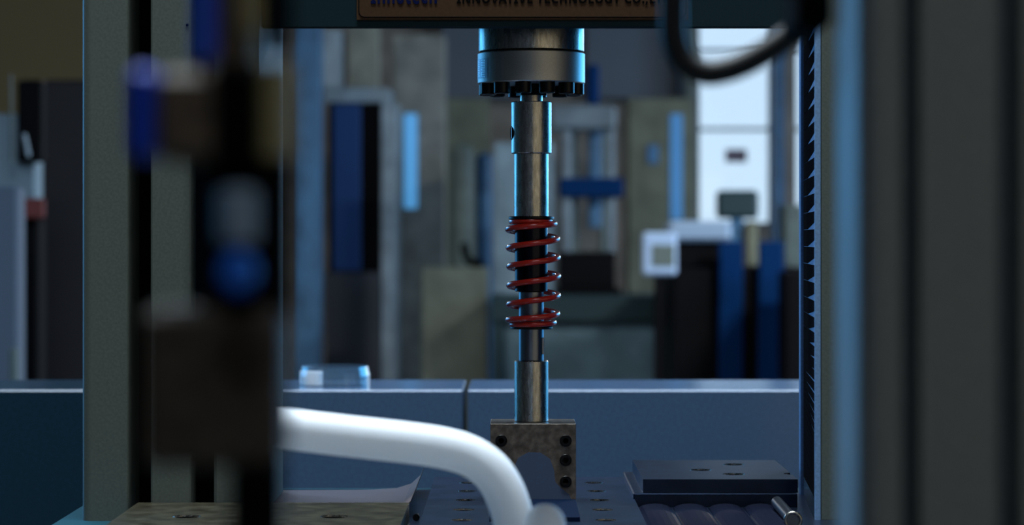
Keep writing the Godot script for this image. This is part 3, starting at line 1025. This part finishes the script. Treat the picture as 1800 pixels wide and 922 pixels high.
	fbox("leg", 866, 566, 884, d + 0.02, 0.7, teal_d, wb)
	fbox("leg", 1154, 566, 1184, d + 0.02, 0.7, teal_d, wb)
	tag(fbox("equipment_cabinet", 868, 250, 972, 16.4, 0.4, tex_mat("faded_blue_paint", Color(0.58, 0.70, 0.78), 0.6, 0.0, blotch, Vector3(0.6, 0.6, 0.6))), "faded grey-blue equipment cabinet between the narrow duct and the press", "cabinet")
	# olive door with a glowing strip in place of a glazed slit
	d = 17.8
	var od := thing("tall_locker", "olive-grey tall locker with a blue strip glowing for a glazed slit", "locker", Vector3(P(1160, 0, d).x, 0, CZ - d))
	fbox("body", 1104, 172, 1216, d, 0.4, olive, od)
	pbox("handle_plate", 1138, 254, 1158, 288, d - 0.02, 0.03, blue_grey, od)
	slit_strip(od, 1178, 200, 1200, 386, d, lit_dim, 0.5)
	tag(fbox("wall_pier", 1206, 40, 1224, 19.4, 0.2, grey.call("pier_paint", Color(0.40, 0.46, 0.46))), "narrow grey pier between the tall olive-grey locker and the window", "pier")
	# screen and printer
	d = 14.0
	var db := thing("dark_bench", "black bench with navy uprights below the window", "bench", Vector3(P(1295, 0, d).x, 0, CZ - d))
	fbox("body", 1186, 470, 1420, 13.5, 1.05, dark, db)
	fbox("upright", 1264, 424, 1306, 13.45, 0.06, navy, db)
	fbox("upright", 1334, 424, 1378, 13.45, 0.06, navy, db)
	var pn := thing("printer", "pale grey-blue desktop printer on the black bench below the window", "printer", Vector3(P(1230, 0, 13.6).x, P(0, 470, 13.5).y, CZ - 13.6))
	pbox("lid", 1174, 388, 1286, 424, 13.55, 0.30, grey.call("printer_plastic", Color(0.56, 0.67, 0.80)), pn, 0.02)
	pbox("paper_bay", 1186, 424, 1284, 469.6, 13.6, 0.25, dark, pn, 0.01)
	var mo := thing("small_screen", "small screen in a thick pale frame at the end of the black bench", "screen", Vector3(P(1158, 0, 13.3).x, 0, CZ - 13.3))
	pbox("screen_frame", 1129, 408, 1190, 484, 13.3, 0.05, white_blue, mo, 0.02)
	pbox("screen_glass", 1146, 430, 1186, 468, 13.295, 0.01, grey.call("blank_screen", Color(0.40, 0.46, 0.46), 0.3), mo, 0.002)
	fbox("stand", 1150, 484, 1166, 13.32, 0.05, dark, mo)
	fbox("stand_base", 1136, 975, 1180, 13.2, 0.2, dark, mo)
	# monitor against the window and notice on the glass
	var mn := thing("monitor", "dark teal monitor seen from behind before the window", "monitor", Vector3(P(1297, 0, 14.4).x, P(0, 424, 14.4).y, CZ - 14.4))
	pbox("casing", 1260, 334, 1334, 384, 14.4, 0.08, teal_d, mn, 0.02)
	pbox("neck", 1284, 384, 1308, 466.5, 14.42, 0.05, blue_grey, mn, 0.01)
	tag(pbox("narrow_box", 1314, 388, 1332, 466.4, 14.35, 0.1, olive, self), "narrow olive box beside the monitor neck", "box")
	tag(pbox("window_notice", 1275, 262, 1313, 285, 20.105, 0.01, grey.call("mauve_card", Color(0.62, 0.58, 0.68)), self, 0.001), "small mauve notice card hung in the window", "notice")
	# uprights between the windows
	tag(fbox("window_pier", 1360, -40, 1380, 19.6, 0.2, blue_grey), "blue-grey pier between the two windows", "pier")
	tag(fbox("filing_cabinet", 1380, 360, 1412, 15.5, 0.4, green_grey), "grey-green cabinet half hidden by the bellows column", "cabinet")
	tag(fbox("navy_cabinet", 1382, 478, 1470, 12.9, 0.4, dark), "charcoal cabinet half hidden by the bellows column", "cabinet")
	# far left
	tag(fbox("dark_cupboard", 74, 140, 330, 8.0, 0.5, grey.call("plum_charcoal", Color(0.11, 0.10, 0.14))), "plum-charcoal cupboard close beside the column with the dark slots", "cupboard")
	tag(fbox("brown_panel", -150, -80, 360, 9.0, 0.1, grey.call("brown_board", Color(0.48, 0.42, 0.28))), "brown board wall screen behind the plum-charcoal cupboard", "screen")
	var la := thing("lathe_head", "grey machine head with chrome levers beside the plum-charcoal cupboard", "machine", Vector3(P(20, 0, 7.0).x, 0, CZ - 7.0))
	pbox("body", -120, 200, 62, 384, 7.1, 0.12, grey.call("machine_grey", Color(0.48, 0.58, 0.65)), la)
	pbox("dark_panel", 30, 140, 74, 284, 7.06, 0.06, dark, la)
	fbox("pedestal", -120, 384, 68, 7.1, 0.12, dark, la)
	var lv := new_st()
	tube(lv, PackedVector3Array([P(19, 132, 7.0) - la.position, P(21, 284, 7.0) - la.position]), 0.004, 10, true)
	obj("lever", lv, green_grey, la)
	var lv2 := new_st()
	tube(lv2, PackedVector3Array([P(43, 238, 6.99) - la.position, P(50, 272, 6.99) - la.position]), 0.006, 10, true)
	obj("lever", lv2, pale, la)
	pbox("red_label", 38, 348, 78, 384, 7.05, 0.02, grey.call("faded_red", Color(0.45, 0.20, 0.20)), la)
	fbox("side_box", -60, 328, 32, 6.6, 0.1, grey.call("slate_blue", Color(0.34, 0.41, 0.50)), la)
	tag(fbox("steel_upright", 16, 612, 30, 6.0, 0.03, green_grey, self), "thin grey-green upright post before the grey machine head", "post")

func slit_strip(parent: Node3D, x0: float, y0: float, x1: float, y1: float, d: float, lit: Material, share := 1.0) -> void:  # glowing strip and lamp added in place of a glazed slit
	pbox("slit_strip", x0, y0, x1, y1, d - 0.012, 0.014, lit, parent, 0.004)
	var c := P((x0 + x1) / 2, (y0 + y1) / 2, d - 0.03)
	area_light("slit_light_%d" % int(x0), c, c + Vector3(0, 0, 1), Vector2((x1 - x0) * d / F, (y1 - y0) * d / F), Color(0.33, 0.62, 0.84), 0.012 * share)

func near_things() -> void:
	# white bent pipe
	var d := 1.30
	var st := new_st()
	var path := curve([P(420, 742, d), P(480, 750, d), P(560, 760, d), P(640, 769, d), P(720, 778, d), P(780, 787, d), P(826, 801, d), P(862, 826, d), P(884, 858, d), P(897, 892, d), P(905, 930, d), P(909, 980, d), P(911, 1100, d)], 60)
	path.append(Vector3(path[-1].x, 0.0, path[-1].z))
	tube(st, path, 36.5 * d / F, 24, true)
	tag(obj("bent_pipe", st, M.white_tube), "white bent pipe sweeping across below the block and turning down to the floor", "pipe")
	var st2 := new_st()
	tube(st2, PackedVector3Array([Vector3(P(958, 0, 1.22).x, 0.0, CZ - 1.22), P(958, 1000, 1.22), P(958, 922, 1.22)]), 37.0 * 1.22 / F, 22, true)
	tag(obj("pipe_end", st2, M.white_tube), "round-topped pale pipe end standing beside the bent white pipe", "pipe")
	# aluminium guard upright with two grooves
	d = 0.74
	var k := d / F
	var zf := CZ - d
	var prof := PackedVector2Array()
	var xl := (1508 - 900) * k
	var xr := (1850 - 900) * k
	var r := 0.006
	for j in 9:
		var a := PI - PI / 2 * j / 8.0
		prof.append(Vector2(xl + r + cos(a) * r, zf - r + sin(a) * r))
	for g in [[1584, 1618], [1752, 1796]]:
		prof.append(Vector2((g[0] - 900) * k, zf))
		prof.append(Vector2((g[0] - 900) * k, zf - 0.014))
		prof.append(Vector2((g[1] - 900) * k, zf - 0.014))
		prof.append(Vector2((g[1] - 900) * k, zf))
	for j in 5:
		var a := PI / 2 - PI / 2 * j / 4.0
		prof.append(Vector2(xr - 0.003 + cos(a) * 0.003, zf - 0.003 + sin(a) * 0.003))
	prof.append(Vector2(xr, zf - 0.05))
	prof.append(Vector2(xl, zf - 0.05))
	var up := thing("guard_upright", "grooved aluminium guard upright with a rounded edge, standing before the bellows column", "upright", Vector3.ZERO)
	var s3 := new_st()
	prism(s3, prof, 0.01, 2.0, 1)
	obj("profile", s3, M.alu, up)
	box("foot_plate", Vector3((xl + xr) / 2, 0.005, zf - 0.025), Vector3(0.16, 0.01, 0.14), M.alu, up, 0.002)
	# cable with its junction box
	d = 0.86
	var jb := thing("junction_box", "small black junction box screwed to the aluminium guard upright above the cable loop", "junction box", P(1425, 10, 0.80))
	box("housing", Vector3(0.001, 0.012, -0.02), Vector3(0.0105, 0.040, 0.05), M.black, jb, 0.003)
	var s4 := new_st()
	var cp := curve([P(1432, 20, d), P(1412, 40, d), P(1378, 70, d), P(1330, 100, d), P(1285, 120, d), P(1240, 127, d), P(1204, 110, d), P(1186, 74, d), P(1183, 30, d), P(1186, -40, d), P(1200, -160, d), P(1240, -300, d), P(1320, -420, d), P(1400, -460, 0.83), P(1436, -480, 0.80)], 70)
	tube(s4, cp, 23.0 * d / F, 16, true)
	var cb := obj("cable_loop", s4, M.cable)
	tag(cb, "thick black cable hanging in a loop before the window and the nameplate", "cable")
	# pneumatic valve close to the lens
	d = 0.5
	k = d / F
	var v := thing("valve_assembly", "brown and black pneumatic valve stack with brass fittings and a blue push collar", "valve", Vector3(P(430, 0, d).x, 0, CZ - d))
	var org := v.position
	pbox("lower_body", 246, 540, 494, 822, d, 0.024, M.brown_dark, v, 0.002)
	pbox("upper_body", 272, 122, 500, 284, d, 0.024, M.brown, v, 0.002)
	pbox("upper_core", 372, 110, 468, 290, d - 0.002, 0.02, M.black, v, 0.002)
	pbox("coil_cap", 226, 118, 272, 280, d + 0.004, 0.016, M.navy, v, 0.002)
	var hexp := PackedVector2Array()
	for j in 6:
		hexp.append(Vector2(cos(TAU * j / 6), sin(TAU * j / 6)) * 0.0034)
	var bn := new_st()
	prism(bn, hexp, 0.0, 160 * k, 1)
	var bo := obj("brass_hexagon", bn, M.brass, v)
	bo.position = P(486, 276, d - 0.004) - org
	var vert := func(called: String, x: float, y0: float, y1: float, rad: float, m: Material, dz := 0.0) -> void:
		var a := P(x, y1, d + dz)
		var bq := P(x, y0, d + dz)
		lathed(called, bar(rad * k, 0, bq.y - a.y, 0.0008), m, v, a - org - Vector3(0, 0, rad * k * 0.2), 24)
	vert.call("neck", 428, 278, 560, 86, M.black, 0.008)
	vert.call("ferrule", 418, 330, 428, 34, M.grey_plastic, -0.004)
	vert.call("hose_stub", 410, -60, 122, 40, M.brown, 0.006)
	vert.call("black_connector", 488, -80, 96, 26, M.black, 0.0)
	vert.call("brass_nipple", 440, -80, 60, 16, M.brass, -0.002)
	vert.call("navy_connector", 362, -80, 108, 20, M.navy, 0.004)
	vert.call("stem", 450, 800, 1400, 50, M.black, 0.006)
	# blue collar facing the lens
	var bc := new_st()
	lathe(bc, [Vector2(0, 0.006), Vector2(0.0022, 0.006), Vector2(0.0032, 0.0045), Vector2(0.0034, 0.002), Vector2(0.0034, -0.004), Vector2(0, -0.004)], 28, Vector3.ZERO, Basis(Vector3.RIGHT, PI / 2).scaled(Vector3(1, 1.25, 1)))
	var bco := obj("push_collar", bc, M.blue, v)
	bco.position = P(420, 478, d - 0.004) - org
	bco.set_meta("label", "blue push-in collar")
	var port := new_st()
	lathe(port, [Vector2(0, -0.0005), Vector2(0.0030, -0.0005), Vector2(0.0034, 0.0008), Vector2(0.0040, 0.0008), Vector2(0.0042, -0.001)], 24, Vector3.ZERO, Basis(Vector3.RIGHT, PI / 2))
	var po := obj("port", port, M.black, v)
	po.position = P(430, 636, d) - org
	# stand that carries the valve
	var top_y := P(0, 1400, d).y
	lathed("stand_pole", bar(0.008, 0.012, top_y + 0.004, 0.001), M.black, v, Vector3(P(450, 0, d).x - org.x, 0, -0.006), 20)
	lathed("stand_foot", bar(0.11, 0.0, 0.014, 0.003), M.black, v, Vector3(P(450, 0, d).x - org.x, 0, -0.006), 36)
